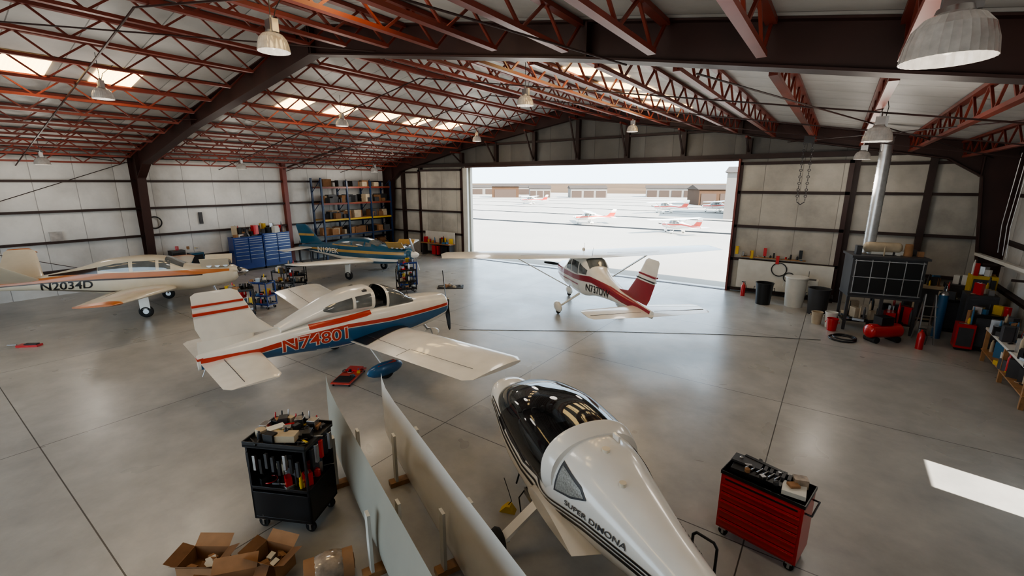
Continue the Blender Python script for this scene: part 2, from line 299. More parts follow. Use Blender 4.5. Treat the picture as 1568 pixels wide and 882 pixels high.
# ------------------------------------------------------------ aircraft tools
def pchip(xs,ys,x):
    n=len(xs)
    if x<=xs[0]: return ys[0]
    if x>=xs[-1]: return ys[-1]
    h=[xs[i+1]-xs[i] for i in range(n-1)]; d=[(ys[i+1]-ys[i])/h[i] for i in range(n-1)]
    def sl(i):
        if i==0: return d[0]
        if i==n-1: return d[-1]
        if d[i-1]*d[i]<=0: return 0
        return 2*d[i-1]*d[i]/(d[i-1]+d[i])
    for i in range(n-1):
        if x<=xs[i+1]:
            t=(x-xs[i])/h[i]; a,b2=sl(i),sl(i+1)
            return (2*t**3-3*t*t+1)*ys[i]+(t**3-2*t*t+t)*h[i]*a+(-2*t**3+3*t*t)*ys[i+1]+(t**3-t*t)*h[i]*b2
def body(mb,st,m,N=36,step=.1,c0=True,c1=True):
    st=sorted(st,key=lambda q:q[0]); xs=[q[0] for q in st]; cols=[[q[k] for q in st] for k in range(1,5)]
    X=sorted(set([round(xs[0]+i*(xs[-1]-xs[0])/max(1,int((xs[-1]-xs[0])/step)),4) for i in range(int((xs[-1]-xs[0])/step)+1)]+xs))
    rings=[]
    for x in X:
        zb,zt,w,n=[pchip(xs,c,x) for c in cols]; zc=(zb+zt)/2; h=(zt-zb)/2; r=[]
        for i in range(N):
            t=2*math.pi*i/N; c,s=math.cos(t),math.sin(t)
            r.append(V((x,w*math.copysign(abs(c)**(2/n),c),zc+h*math.copysign(abs(s)**(2/n),s))))
        rings.append(r)
    mb.loft(rings,m,c0,c1)
    vs=[p for r in rings for p in r]; n=N
    fs=[(j*n+i,j*n+(i+1)%n,(j+1)*n+(i+1)%n,(j+1)*n+i) for j in range(len(rings)-1) for i in range(n)]
    return (vs,fs)
def bvh(*gs):
    vs=[];fs=[]
    for v,f in gs:
        o=len(vs); vs+=v; fs+=[tuple(i+o for i in q) for q in f]
    return BVHTree.FromPolygons(vs,fs)
def pl(pts,x):
    for (a,za),(c,zc) in zip(pts,pts[1:]):
        if a<=x<=c: return za+(zc-za)*(x-a)/(c-a) if c>a else za
    return pts[0][1] if x<pts[0][0] else pts[-1][1]
def band(mb,bv,side,top,bot,m,off=.006,nj=6,st=.06):
    x0,x1=top[0][0],top[-1][0]; n=max(2,int((x1-x0)/st)); xs=sorted(set([x0+(x1-x0)*i/n for i in range(n+1)]+[p[0] for p in top+bot if x0<=p[0]<=x1]))
    idx={};vs=[];fs=[]
    for i,x in enumerate(xs):
        zt,zb=pl(top,x),pl(bot,x)
        for j in range(nj+1):
            z=zb+(zt-zb)*j/nj
            h=bv.ray_cast(V((x,side*4,z)),V((0,-side,0)))
            if h[0] is not None: idx[i,j]=len(vs); nn=h[1] if h[1].y*side>0 else -h[1]; vs.append(h[0]+nn*off)
    for i in range(len(xs)-1):
        for j in range(nj):
            q=[(i,j),(i+1,j),(i+1,j+1),(i,j+1)]
            if all(p in idx for p in q): fs.append([idx[p] for p in q])
    mb.add(vs,fs,m)
def both(mb,bv,top,bot,m,**k):
    for s in (1,-1): band(mb,bv,s,top,bot,m,**k)
def text_decal(mb,bv,txt,x,z,h,side,m,wid=1.,slope=0.,off=.012,ofs=.012,lean=0.):
    cu=bpy.data.curves.new('t','FONT'); cu.body=txt; cu.size=1; cu.offset=ofs; o=bpy.data.objects.new('t',cu); COL.objects.link(o)
    dg=bpy.context.evaluated_depsgraph_get(); me=bpy.data.meshes.new_from_object(o.evaluated_get(dg)); bpy.data.objects.remove(o)
    bm=bmesh.new(); bm.from_mesh(me); bmesh.ops.triangulate(bm,faces=bm.faces)
    for k in range(1,9):
        bmesh.ops.bisect_plane(bm,geom=bm.verts[:]+bm.edges[:]+bm.faces[:],plane_co=(0,k*.09-.04,0),plane_no=(0,1,0))
    vs=[];ok=[]
    for v in bm.verts:
        lx=(v.co.x+lean*v.co.y)*h/.7*wid; lz=v.co.y*h/.7
        px=x-side*lx; pz=z+lz+slope*lx
        hh=bv.ray_cast(V((px,side*4,pz)),V((0,-side,0)))
        if hh[0] is None: vs.append(V((px,0,pz))); ok.append(False)
        else: nn=hh[1] if hh[1].y*side>0 else -hh[1]; vs.append(hh[0]+nn*off); ok.append(True)
    fs=[[v.index for v in f.verts] for f in bm.faces if all(ok[v.index] for v in f.verts)]
    bm.free(); mb.add(vs,fs,m)
AF=[1,.85,.7,.55,.4,.28,.17,.09,.035,.008]
def wing(mb,secs,m,cd=V((-1,0,0))):
    rings=[]
    for p,c,t,nr in secs:
        p=V(p);nr=V(nr).normalized(); up=[];lo=[]
        for x in AF:
            y=5*t*(.2969*math.sqrt(x)-.126*x-.3516*x*x+.2843*x**3-.1036*x**4)+.0008
            up.append(p+cd*x*c+nr*y*c*1.15); lo.append(p+cd*x*c-nr*y*c*.85)
        rings.append(up+[p]+lo[::-1])
    mb.loft(rings,m)
def wheel(mb,x,y,r,w=.14):
    mb.torus((x,y,r),r-w*.5,w*.5,(0,1,0),RUB,24,8); mb.cyl((x,y-w*.3,r),(x,y+w*.3,r),r*.55,r*.55,METAL,16)
def prop(mb,z,r,ang,m=BLACK,sp=WHITE,sr=.17):
    k=mb.M; mb.M=k@Matrix.Translation((0,0,z))@Matrix.Rotation(R(90),4,'Y')
    if sp: mb.lathe([(.001,-.05),(sr,-.05),(sr,0),(sr*.95,.08),(sr*.7,.2),(sr*.35,.29),(.001,.33)],(0,0,0),sp)
    mb.M=k@Matrix.Translation((.07,0,z))@Matrix.Rotation(ang,4,'X')
    for s in (1,-1):
        rings=[]
        for f,ch,tw in ((.05,.10,60),(.25,.13,45),(.5,.15,32),(.75,.13,24),(.95,.09,20),(1,.03,20)):
            a=R(tw); cdx=V((math.sin(a),math.cos(a)*s,0)); n=V((math.cos(a),-math.sin(a)*s,0)); c=V((0,0,s*f*r))
            rings.append([c+cdx*ch/2,c+n*.015,c-cdx*ch/2,c-n*.015])
        mb.loft(rings,m)
    mb.M=k
def line(mb,p0,p1,w=.012,m=DKGREY): mb.beam(p0,p1,w,.004,m)
# ---------- high wing airplane
def cessna(name,loc,rz,trim,reg=None,linked=None):
    if linked:
        o=bpy.data.objects.new(name,linked); COL.objects.link(o); o.location=loc; o.rotation_euler=(0,0,rz); return o
    b=MB()
    g=body(b,[(-.05,1.02,1.42,.20,2.2),(-.2,.86,1.5,.37,2.5),(-1.0,.74,1.56,.5,3),(-1.5,.7,1.62,.53,3.2),(-1.62,.69,1.66,.54,3.3),(-2.2,.68,2.1,.54,3.6),(-2.7,.68,2.17,.55,3.8),(-3.5,.7,2.14,.54,3.6),(-4.2,.84,1.84,.42,2.8),(-5,.95,1.64,.31,2.5),(-6.3,1.05,1.46,.19,2.3),(-8.05,1.14,1.36,.05,2)],WHITE)
    bv=bvh(g)
    both(b,bv,[(-8.0,1.34),(-6.2,1.44),(-5.6,1.50),(-4.2,1.58),(-3.0,1.44),(-.3,1.36)],[(-8.0,1.18),(-6.4,1.20),(-4.4,1.38),(-3.0,1.26),(-.3,1.14)],trim)
    both(b,bv,[(-3.4,1.15),(-.4,1.05)],[(-3.4,1.10),(-.4,1.0)],trim)
    for s in (1,-1):
        band(b,bv,s,[(-2.55,1.95),(-2.0,1.95)],[(-2.55,1.5),(-1.72,1.5),(-1.7,1.5)],WIN)
        band(b,bv,s,[(-3.35,1.95),(-2.65,1.95)],[(-3.35,1.5),(-2.65,1.5)],WIN)
        band(b,bv,s,[(-4.0,1.75),(-3.45,1.94)],[(-4.0,1.6),(-3.45,1.56)],WIN)
    def wsd(m0,x0,x1,hw,off):
        vs=[];n=10;k=8;fs=[]
        for i in range(n+1):
            for j in range(k+1):
                x=x0+(x1-x0)*i/n; y=-hw+2*hw*j/k; h=bv.ray_cast(V((x,y,4)),V((0,0,-1)))
                p=h[0] if h[0] is not None else V((x,y,1)); vs.append(p+(h[1] if h[0] is not None and h[1].z>0 else V((0,0,1)))*off)
        for i in range(n):
            for j in range(k): fs.append((i*(k+1)+j,(i+1)*(k+1)+j,(i+1)*(k+1)+j+1,i*(k+1)+j+1))
        b.add(vs,fs,m0)
    wsd(WIN,-2.12,-1.66,.44,.012); wsd(WIN,-4.05,-3.62,.34,.012)
    for s in (1,-1):
        wing(b,[((-2.1,0,2.14),1.62,.13,(0,0,1)),((-2.1,s*2.7,2.19),1.62,.13,(0,0,1)),((-2.22,s*5.3,2.24),1.15,.12,(0,0,1)),((-2.3,s*5.5,2.22),.95,.07,(0,0,1))],WHITE)
        b.beam((-2.5,s*.52,.78),(-2.55,s*2.75,2.08),.1,.035,WHITE)
        wing(b,[((-7.0,0,1.24),1.2,.08,(0,0,1)),((-7.2,s*1.7,1.24),.9,.08,(0,0,1)),((-7.3,s*1.8,1.24),.65,.05,(0,0,1))],WHITE)
        b.beam((-7.78,s*.2,1.275),(-7.83,s*1.7,1.27),.02,.008,DKGREY)
        line(b,(-3.32,s*.6,2.255),(-3.32,s*2.7,2.27)); line(b,(-3.3,s*2.7,2.25),(-3.08,s*5.2,2.27))
        b.cyl((-3.3,s*.42,.75),(-3.3,s*1.2,.28),.045,.035,WHITE,10); wheel(b,-3.3,s*1.25,.22); b.ell((-3.25,s*1.25,.27),(.42,.12,.2),WHITE)
    wing(b,[((-5.3,0,1.42),2.4,.02,(0,1,0)),((-6.5,0,1.6),1.35,.07,(0,1,0)),((-7.02,0,2.1),1.08,.07,(0,1,0))],trim)
    wing(b,[((-7.02,0,2.1),1.08,.07,(0,1,0)),((-7.5,0,2.72),.76,.07,(0,1,0)),((-7.65,0,2.78),.55,.04,(0,1,0))],WHITE)
    b.beam((-7.2,0,2.3),(-8.14,0,2.3),.1,.05,trim); b.beam((-7.08,0,2.16),(-8.08,0,2.16),.1,.03,BLACK)
    b.cyl((-.9,0,.8),(-.75,0,.25),.04,.03,METAL,10); wheel(b,-.75,0,.2,.13); b.ell((-.75,0,.27),(.36,.11,.18),WHITE)
    prop(b,1.22,.95,R(100),BLACK,WHITE)
    if reg:
        text_decal(b,bv,reg,-3.95,1.02,.26,1,BLACK,1.1,slope=.06,lean=.2); text_decal(b,bv,reg,-5.7,1.12,.2,-1,BLACK,lean=.2)
    for x,z in ((-2.7,2.33),(-3.6,2.28)): b.cyl((x,.1,z-.1),(x-.1,.1,z+.25),.008,.005,DKGREY,6)
    b.ell((-2.4,0,2.28),(.12,.05,.07),WHITE)
    return b.build(name,loc,rz)
cessna('high_wing_airplane',(-9.6,17.5,0),R(136.3),MAROON,'N737DW')
c2=cessna('parked_airplane',(-26,49.5,-.03),R(215),RED); c2.scale=(.62,)*3
for (x,y,a,sc) in ((-14.3,46.5,150,.62),(-25,76,160,.8),(-19,83,170,.8),(-60,88,190,.8)):
    o=cessna('parked_airplane',(x,y,-.03),R(a),RED,None,c2.data); o.scale=(sc,)*3
# ---------- low wing airplane (white/red/blue, canopy slid open)
def grumman():
    b=MB()
    g=body(b,[(-.05,.98,1.40,.24,2.2),(-.2,.84,1.5,.4,2.6),(-.9,.7,1.57,.5,3.2),(-1.5,.66,1.62,.54,3.4),(-2.4,.64,1.62,.55,3.6),(-3.4,.66,1.62,.52,3.2),(-4.4,.74,1.52,.37,2.7),(-5.5,.82,1.36,.21,2.4),(-6.55,.88,1.22,.06,2)],WHITE)
    bv=bvh(g)
    def wm(c): return WHITE if (c.x<-2.22 or c.x>-1.42 ) else WIN
    body(b,[(-1.2,1.5,1.58,.36,2.2),(-1.45,1.45,1.66,.45,2.4),(-1.8,1.42,1.92,.5,2.5),(-2.2,1.4,2.08,.51,2.6),(-2.28,1.4,2.09,.51,2.6)],wm,c0=False)
    b.bx(-2.9,-1.7,-.44,.44,1.6,1.64,BLACK)
    for y in (.23,-.23):
        b.box((-2.55,y,1.65),(.42,.38,.14),DKGREY); b.box((-2.8,y,1.85),(.12,.38,.5),DKGREY,ry=R(-12))
    b.box((-1.75,0,1.68),(.2,.8,.2),BLACK); b.tube([(-1.9,.2,1.7),(-2.05,.2,1.78)],.012,METAL); b.torus((-2.08,.2,1.8),.12,.012,(1,0,.2),BLACK,16,6)
    gc=body(b,[(-2.62,1.5,2.13,.53,2.7),(-3.0,1.5,2.13,.53,2.7),(-3.6,1.5,2.02,.48,2.5),(-4.2,1.46,1.80,.38,2.3),(-4.9,1.36,1.5,.25,2.2)],WHITE,c1=False,step=.08)
    bc=bvh(gc)
    both(b,bc,[(-3.15,1.98),(-2.72,2.0)],[(-3.15,1.68),(-2.72,1.66)],WIN); both(b,bc,[(-3.95,1.8),(-3.75,1.88),(-3.23,1.97)],[(-3.95,1.74),(-3.75,1.68),(-3.23,1.68)],WIN)
    both(b,bv,[(-6.5,1.02),(-5.4,1.0),(-4.9,1.06),(-3.6,1.22),(-2.2,1.14),(-.15,1.16)],[(-6.5,.9),(-5.4,.86),(-4.4,.80),(-3.9,.7),(-1.5,.80),(-.15,1.02)],BLUE)
    both(b,bv,[(-6.5,1.14),(-5.4,1.13),(-4.6,1.24),(-3.4,1.32),(-2.2,1.26),(-.1,1.26)],[(-6.5,1.04),(-5.4,1.02),(-4.7,1.10),(-3.4,1.23),(-2.2,1.16),(-.1,1.18)],RED)
    both(b,bv,[(-4.3,1.46),(-2.75,1.55)],[(-4.3,1.34),(-2.9,1.42),(-2.75,1.45)],RED)
    text_decal(b,bv,'N74801',-4.95,.93,.28,-1,WHITE,1.22,off=.016,ofs=.05,slope=.03); text_decal(b,bv,'N74801',-4.95,.93,.28,-1,RED,1.22,off=.021,slope=.03)
    text_decal(b,bv,'N74801',-3.5,1.0,.29,1,RED,1.2,off=.016)
    for s in (1,-1):
        wing(b,[((-1.75,s*.3,.82),1.62,.13,(0,0,1)),((-1.8,s*4.95,1.20),1.55,.12,(0,0,1)),((-1.9,s*5.1,1.21),1.3,.07,(0,0,1))],WHITE)
        nn=8; vs=[]
        for i in range(nn+1):
            f=.03+.94*i/nn; t=.13; yy=5*t*(.2969*math.sqrt(f)-.126*f-.3516*f*f+.2843*f**3-.1036*f**4)*1.62*1.15+.022
            for yv in (.45,.45+.3+.5*f): vs+=[(-1.75-f*1.62,s*yv,.82+(yv-.3)*.0817+yy)]
        b.add(vs,[(2*i,2*i+1,2*i+3,2*i+2) for i in range(nn)],BLACK)
        line(b,(-2.98,s*.6,.95),(-3.05,s*2.6,1.10)); line(b,(-2.98,s*2.7,1.11),(-2.95,s*4.8,1.27)); line(b,(-2.98,s*2.65,1.11),(-3.35,s*2.65,1.05))
        wing(b,[((-5.35,0,1.02),1.15,.08,(0,0,1)),((-5.45,s*1.75,1.02),1.05,.08,(0,0,1)),((-5.55,s*1.9,1.02),.85,.05,(0,0,1))],WHITE)
        line(b,(-6.1,s*.2,1.062),(-6.13,s*1.75,1.06))
        b.beam((-2.9,s*.5,.7),(-2.95,s*1.42,.3),.1,.05,WHITE); wheel(b,-2.95,s*1.45,.21,.15)
        b.ell((-2.98,s*1.45,.27),(.5,.12,.19),BLUE); b.beam((-2.7,s*1.45,.42),(-3.2,s*1.45,.40),.14,.03,RED)
    wing(b,[((-3.9,0,1.46),2.5,.015,(0,1,0)),((-5.0,0,1.5),1.4,.06,(0,1,0)),((-5.3,0,1.8),1.2,.08,(0,1,0)),((-5.62,0,2.5),.87,.08,(0,1,0)),((-5.75,0,2.56),.65,.04,(0,1,0))],WHITE)
    wing(b,[((-5.5,0,.9),1.05,.08,(0,1,0)),((-5.4,0,1.5),1.1,.08,(0,1,0))],WHITE)
    for z,w in ((2.28,.045),(2.10,.06)): b.beam((-5.3-(z-1.8)*.46-.02,0,z),(-6.50,0,z),.105,w,RED)
    b.beam((-5.5,0,1.2),(-6.56,0,1.12),.13,.05,RED)
    b.cyl((-.9,0,.75),(-.55,0,.25),.035,.03,METAL,10); b.tube([(-.55,.1,.22),(-.62,.1,.45),(-.62,-.1,.45),(-.55,-.1,.22)],.02,METAL); wheel(b,-.55,0,.19,.12); b.ell((-.6,0,.27),(.36,.1,.17),WHITE)
    prop(b,1.2,.95,R(-8),BLACK,None); b.cyl((-.02,0,1.2),(.12,0,1.2),.1,.1,METAL,16); b.box((-.04,.0,1.2),(.06,.5,.2),DKGREY)
    b.tube([(-1.3,0,1.62),(-1.4,0,1.95)],.008,DKGREY); b.cyl((-6.4,.0,.95),(-6.5,0,.72),.012,.012,METAL,6)
    return b.build('low_wing_airplane',(-9.67,9.9,0),R(81))
grumman()
def lowwing(name,loc,rz,kind):
    b=MB(); base=CREAM if kind=='v' else TEAL
    st=[(-.05,1.0,1.42,.22,2.2),(-.2,.86,1.52,.38,2.5),(-1.2,.7,1.6,.52,3),(-1.75,.66,1.68,.55,3.2),(-2.4,.64,2.02,.55,3.0),(-3.1,.64,2.1,.55,3),(-4.1,.68,2.04,.5,2.8),(-5.0,.84,1.78,.36,2.5),(-6.3,1.02,1.52,.2,2.3)]
    st+=[(-7.8,1.12,1.34,.05,2)] if kind=='v' else [(-7.4,1.12,1.4,.05,2)]
    if kind!='v': st=[(x,zb,zt-(.12 if zt>1.7 else 0),w,n) for x,zb,zt,w,n in st]
    g=body(b,st,base); bv=bvh(g)
    dz=0 if kind=='v' else -.12
    both(b,bv,[(-2.55,1.92+dz),(-2.2,1.86+dz)],[(-2.55,1.58),(-1.85,1.58)],WIN)
    both(b,bv,[(-3.35,1.93+dz),(-2.65,1.93+dz)],[(-3.35,1.58),(-2.65,1.58)],WIN)
    both(b,bv,[(-4.4,1.78+dz),(-3.9,1.88+dz),(-3.47,1.92+dz)],[(-4.4,1.66),(-3.9,1.6),(-3.47,1.58)],WIN)
    n=8;k=8;vs=[];fs=[]
    for i in range(n+1):
        for j in range(k+1):
            x=-2.36+.55*i/n; y=-.44+.88*j/k; h=bv.ray_cast(V((x,y,4)),V((0,0,-1))); vs.append(h[0]+V((0,0,.012)))
    for i in range(n):
        for j in range(k): fs.append((i*(k+1)+j,(i+1)*(k+1)+j,(i+1)*(k+1)+j+1,i*(k+1)+j+1))
    b.add(vs,fs,WIN)
    if kind=='v':
        both(b,bv,[(-7.7,1.32),(-5.4,1.54),(-4.2,1.56),(-1.2,1.48),(-.3,1.42)],[(-7.7,1.24),(-5.4,1.34),(-4.2,1.36),(-1.2,1.30),(-.3,1.34)],ORANGE)
        both(b,bv,[(-7.7,1.24),(-5.4,1.34),(-4.2,1.36),(-1.2,1.30)],[(-7.7,1.21),(-5.4,1.30),(-4.2,1.30),(-1.2,1.25)],BROWN)
        both(b,bv,[(-5.9,1.56),(-4.5,1.76),(-4.42,1.78)],[(-5.9,1.53),(-4.5,1.56),(-4.42,1.56)],BROWN)
        text_decal(b,bv,'N2034D',-6.2,1.04,.27,-1,BLACK,1.15,off=.015,lean=.15); text_decal(b,bv,'N2034D',-4.6,1.0,.26,1,BLACK,1.15,off=.015)
        both(b,bv,[(-6.0,1.02),(-3.8,.86),(-3.4,.86)],[(-6.0,.99),(-3.8,.82),(-3.4,.82)],BROWN)
    else:
        both(b,bv,[(-7.3,1.33),(-5,1.36),(-.3,1.36)],[(-7.3,1.26),(-5,1.22),(-.3,1.22)],GOLD)
        both(b,bv,[(-6.6,1.18),(-4,1.0),(-.3,1.0)],[(-6.6,1.15),(-4,.8),(-.3,.86)],WHITE)
        text_decal(b,bv,'N199EK',-5.9,1.13,.26,-1,WHITE,1.25,off=.015)
        both(b,bv,[(-4.8,1.62),(-3.0,1.60)],[(-4.8,1.56),(-3.0,1.54)],GOLD)
    half=5.1 if kind=='v' else 4.9
    for s in (1,-1):
        wing(b,[((-2.1,s*.3,.8),2.1,.15,(0,0,1)),((-2.45,s*half*.95,.8+half*.1),1.15,.12,(0,0,1)),((-2.6,s*half,.82+half*.1),.9,.06,(0,0,1))],WHITE if kind!='v' else CREAM)
        if kind=='v': wing(b,[((-2.44,s*half*.95,.8+half*.1),1.18,.13,(0,0,1)),((-2.6,s*(half+.02),.82+half*.1),.92,.07,(0,0,1))],ORANGE)
        line(b,(-3.75,s*.6,.93),(-3.35,s*4.6,1.31))
        b.cyl((-2.9,s*1.4,.85),(-2.9,s*1.45,.25),.04,.035,METAL,10); wheel(b,-2.9,s*1.5,.23,.16); b.box((-2.9,s*1.56,.55),(.3,.02,.45),WHITE)
    if kind=='v':
        for s in (1,-1):
            nr=V((0,-s*.55,.83))
            wing(b,[((-6.1,s*.08,1.36),1.35,.08,nr),((-6.75,s*1.45,2.28),.9,.08,nr),((-6.95,s*1.55,2.36),.6,.05,nr)],CREAM)
            wing(b,[((-6.68,s*1.42,2.24),.96,.085,nr),((-6.95,s*1.56,2.37),.62,.055,nr)],ORANGE)
    else:
        wing(b,[((-5.0,0,1.5),2.3,.015,(0,1,0)),((-5.8,0,1.65),1.45,.07,(0,1,0)),((-6.65,0,2.5),.85,.07,(0,1,0)),((-6.8,0,2.58),.62,.04,(0,1,0))],TEAL)
        b.beam((-6.25,0,2.0),(-7.3,0,2.0),.1,.12,GOLD)
        for s in (1,-1): wing(b,[((-6.3,0,1.3),1.05,.08,(0,0,1)),((-6.5,s*1.7,1.3),.78,.08,(0,0,1))],WHITE)
    for s in (1,-1): b.box((-.75,s*.5,1.72),(.95,.03,.45),(CREAM if kind=='v' else GOLD),rx=R(-38*s))
    b.box((-.7,0,1.58),(.8,.55,.1),DKGREY)
    for i in range(3):
        for s in (1,-1): b.cyl((-.4-.28*i,s*.1,1.58),(-.4-.28*i,s*.42,1.62),.1,.1,METAL,10)
    b.cyl((-1.0,0,.75),(-.85,0,.25),.04,.03,METAL,10); wheel(b,-.85,0,.2,.13)
    prop(b,1.22,.98,R(70 if kind=='v' else 25),METAL if kind!='v' else BLACK,WHITE if kind!='v' else METAL,.18)
    return b.build(name,loc,rz)
lowwing('v_tail_airplane',(-19.9,8.4,0),R(59.5),'v')
lowwing('low_wing_airplane',(-17.4,15.7,0),R(16),'t')
# ---------- motor glider
def dimona():
    b=MB()
    def bm_(c): return BLACK if (-2.96<c.x<-.95 and c.z>.93+ (0 if c.x>-2.6 else .1) and abs(c.y)<.56) else GEL
    g=body(b,[(0,.86,1.16,.22,2.2),(-.06,.78,1.22,.31,2.3),(-.25,.68,1.26,.40,2.4),(-.7,.58,1.2,.47,2.6),(-1.1,.52,1.14,.53,2.6),(-1.7,.45,1.08,.59,2.7),(-2.6,.43,1.08,.62,2.6),(-2.95,.44,1.40,.63,2.4),(-3.08,.45,1.74,.63,2.3),(-3.4,.50,1.73,.57,2.3),(-3.9,.62,1.60,.46,2.2),(-4.7,.78,1.40,.30,2.1),(-5.7,.90,1.27,.18,2),(-7.1,1.0,1.24,.1,2)],bm_,N=48,step=.06)
    bv=bvh(g)
    gc=body(b,[(-.5,1.1,1.24,.22,2),(-.72,.98,1.42,.41,2),(-1.1,.90,1.61,.545,2.1),(-1.65,.84,1.79,.635,2.2),(-2.3,.80,1.87,.67,2.3),(-3.0,.80,1.83,.67,2.3)],GLASS,N=48,step=.05,c0=False,c1=False)
    body(b,[(-2.985,.8,1.845,.677,2.3),(-3.03,.8,1.84,.677,2.3),(-3.18,.9,1.76,.63,2.3)],GEL,N=48)
    # cockpit interior
    for y in (.26,-.26):
        b.box((-2.2,y,1.12),(.5,.42,.12),DKGREY); b.box((-2.58,y,1.36),(.12,.42,.55),DKGREY,ry=R(-20)); b.box((-2.66,y,1.62),(.09,.24,.14),BLACK,ry=R(-20)); b.box((-2.5,y+.08,1.36),(.02,.04,.5),BEIGE,ry=R(-20)); b.box((-2.5,y-.08,1.36),(.02,.04,.5),BEIGE,ry=R(-20))
        b.tube([(-1.95,y,1.1),(-1.85,y,1.35)],.014,METAL)
    b.ell((-1.25,0,1.2),(.22,.44,.18),BLACK)
    for i in range(4): b.cyl((-1.44,-.22+i*.15,1.25),(-1.47,-.22+i*.15,1.25),.05,.05,METAL,14)
    MESH=mat('mesh_window',(.28,.28,.26),.3,var=.5,scale=60)
    both(b,bv,[(-3.72,1.36),(-3.6,1.45),(-3.22,1.55)],[(-3.72,1.35),(-3.5,1.25),(-3.22,1.19)],DKGREY,off=.006,nj=8)
    both(b,bv,[(-3.68,1.36),(-3.6,1.42),(-3.25,1.51)],[(-3.68,1.355),(-3.5,1.28),(-3.25,1.22)],MESH,off=.01,nj=8)
    for i,w in enumerate((.022,.022,.034)):
        z=-.055*i
        both(b,bv,[(-6.9,1.15+z*.4),(-4.8,1.19+z*.7),(-3.7,1.12+z),(-3.1,1.02+z),(-2.2,.93+z),(-1.3,.98+z),(-.4,1.08+z*.7)],[(-6.9,1.15-w*.5+z*.4),(-4.8,1.19-w+z*.7),(-3.7,1.12-w+z),(-3.1,1.02-w+z),(-2.2,.93-w+z),(-1.3,.98-w+z),(-.4,1.08-w*.7+z*.7)],BLACK,nj=2,off=.009)
    text_decal(b,bv,'SUPER DIMONA',-3.42,1.13,.06,1,DKGREY,1.5,off=.012,slope=.07)
    text_decal(b,bv,'SUPER DIMONA',-4.7,1.22,.05,-1,DKGREY,1.4,off=.012)
    for s in (1,-1):
        wing(b,[((-2.55,s*.2,.82),1.45,.2,(0,0,1)),((-2.65,s*.70,.82),1.2,.17,(0,0,1))],GEL)
        b.beam((-2.62,s*.42,.62),(-2.74,s*1.1,.24),.14,.05,GEL); wheel(b,-2.74,s*1.16,.2,.14); b.cyl((-2.74,s*1.0,.2),(-2.74,s*1.25,.2),.03,.03,METAL,8)
        b.cyl((-.02,s*.14,1.05),(.012,s*.14,1.05),.06,.06,BLACK,14)
    b.cyl((-.02,0,1.0),(.1,0,1.0),.09,.09,METAL,16); b.cyl((-3.45,.05,1.70),(-3.45,.05,1.75),.05,.05,CREAM,14); b.cyl((-3.9,.12,1.56),(-3.9,.12,1.62),.04,.04,CREAM,14)
    b.box((-3.3,-.2,1.74),(.12,.03,.1),GEL)
    wing(b,[((-6.1,0,1.15),1.15,.08,(0,1,0)),((-6.45,0,1.85),.8,.08,(0,1,0))],GEL)
    for s in (1,-1): wing(b,[((-6.4,0,1.86),.75,.08,(0,0,1)),((-6.5,s*1.6,1.86),.5,.08,(0,0,1))],GEL)
    b.cyl((-6.6,0,1.05),(-6.8,0,.12),.02,.02,METAL,8); wheel(b,-6.8,0,.12,.08)
    b.tube([(-2.2,.5,.5),(-2.15,.62,.3),(-2.2,.6,.02)],.01,BLACK); b.tube([(-1.9,.5,.55),(-1.9,.56,.35)],.014,BLACK); b.box((-2.3,.45,.42),(.25,.2,.1),METAL)
    return b.build('motor_glider_fuselage',(-4.72,6.43,0),R(147))
dimona()
def gwing(name,x,y,a,m):
    b=MB(); d=V((math.cos(a),math.sin(a),0)); nr=V((-d.y,d.x,0)); L=6.6
    secs=[(0,1.42,.16,.10),(.06,1.32,.55,.12),(.25,1.22,.95,.15),(.8,1.18,1.04,.18),(1.8,1.2,1.08,.2),(3.5,1.22,1.12,.2),(5,1.26,1.16,.2),(L,1.28,1.18,.2)]
    wing(b,[(V((0,0,zt-c))+d*t,c,th,nr) for t,zt,c,th in secs],m,cd=V((0,0,1)))
    for t in (1.3,3.3,5.4):
        p=d*t
        b.box(tuple(p+V((0,0,.04))),(.14,.6,.08),WOOD,rz=a)
        for s in (1,-1): b.box(tuple(p+nr*s*.19+V((0,0,.45))),(.12,.04,.9),PLAST,rz=a)
    return b.build(name,(x,y,0))
gwing('detached_glider_wing',-7.15,4.22,R(-22),GEL_SHADED); gwing('detached_glider_wing',-6.4,4.85,R(-23.5),GEL)
# ------------------------------------------------------------ equipment
rnd=random.Random(4)
CL=[TOOLRED,BLACK,DKGREY,METAL,PLAST,YEL,BLUEP,CARD,BLACK,METAL,BEIGE,DKGREY]
def clutter(b,x0,x1,y0,y1,z,n,h=.12,s=.14,pal=CL):
    for i in range(n):
        x=rnd.uniform(x0,x1);y=rnd.uniform(y0,y1);m=rnd.choice(pal);k=rnd.random();a=rnd.uniform(0,3.1)
        if k<.45: hh=rnd.uniform(.03,h); b.box((x,y,z+hh/2),(rnd.uniform(.4,1)*s,rnd.uniform(.3,.8)*s,hh),m,rz=a)
        elif k<.65: hh=rnd.uniform(.06,h*1.3); r=rnd.uniform(.02,.045); b.lathe([(.001,0),(r,0),(r,hh*.75),(r*.5,hh*.88),(r*.5,hh),(.001,hh)],(x,y,z),m,12)
        elif k<.85: l=rnd.uniform(.08,.16); p=V((x,y,z+.015)); d=V((math.cos(a),math.sin(a),0))*l; b.cyl(p-d,p+d*.1,.016,.016,m,8); b.cyl(p+d*.1,p+d,.006,.006,METAL,6)
        else: b.torus((x,y,z+.012),rnd.uniform(.04,.09),.01,(0,0,1),m,16,6)
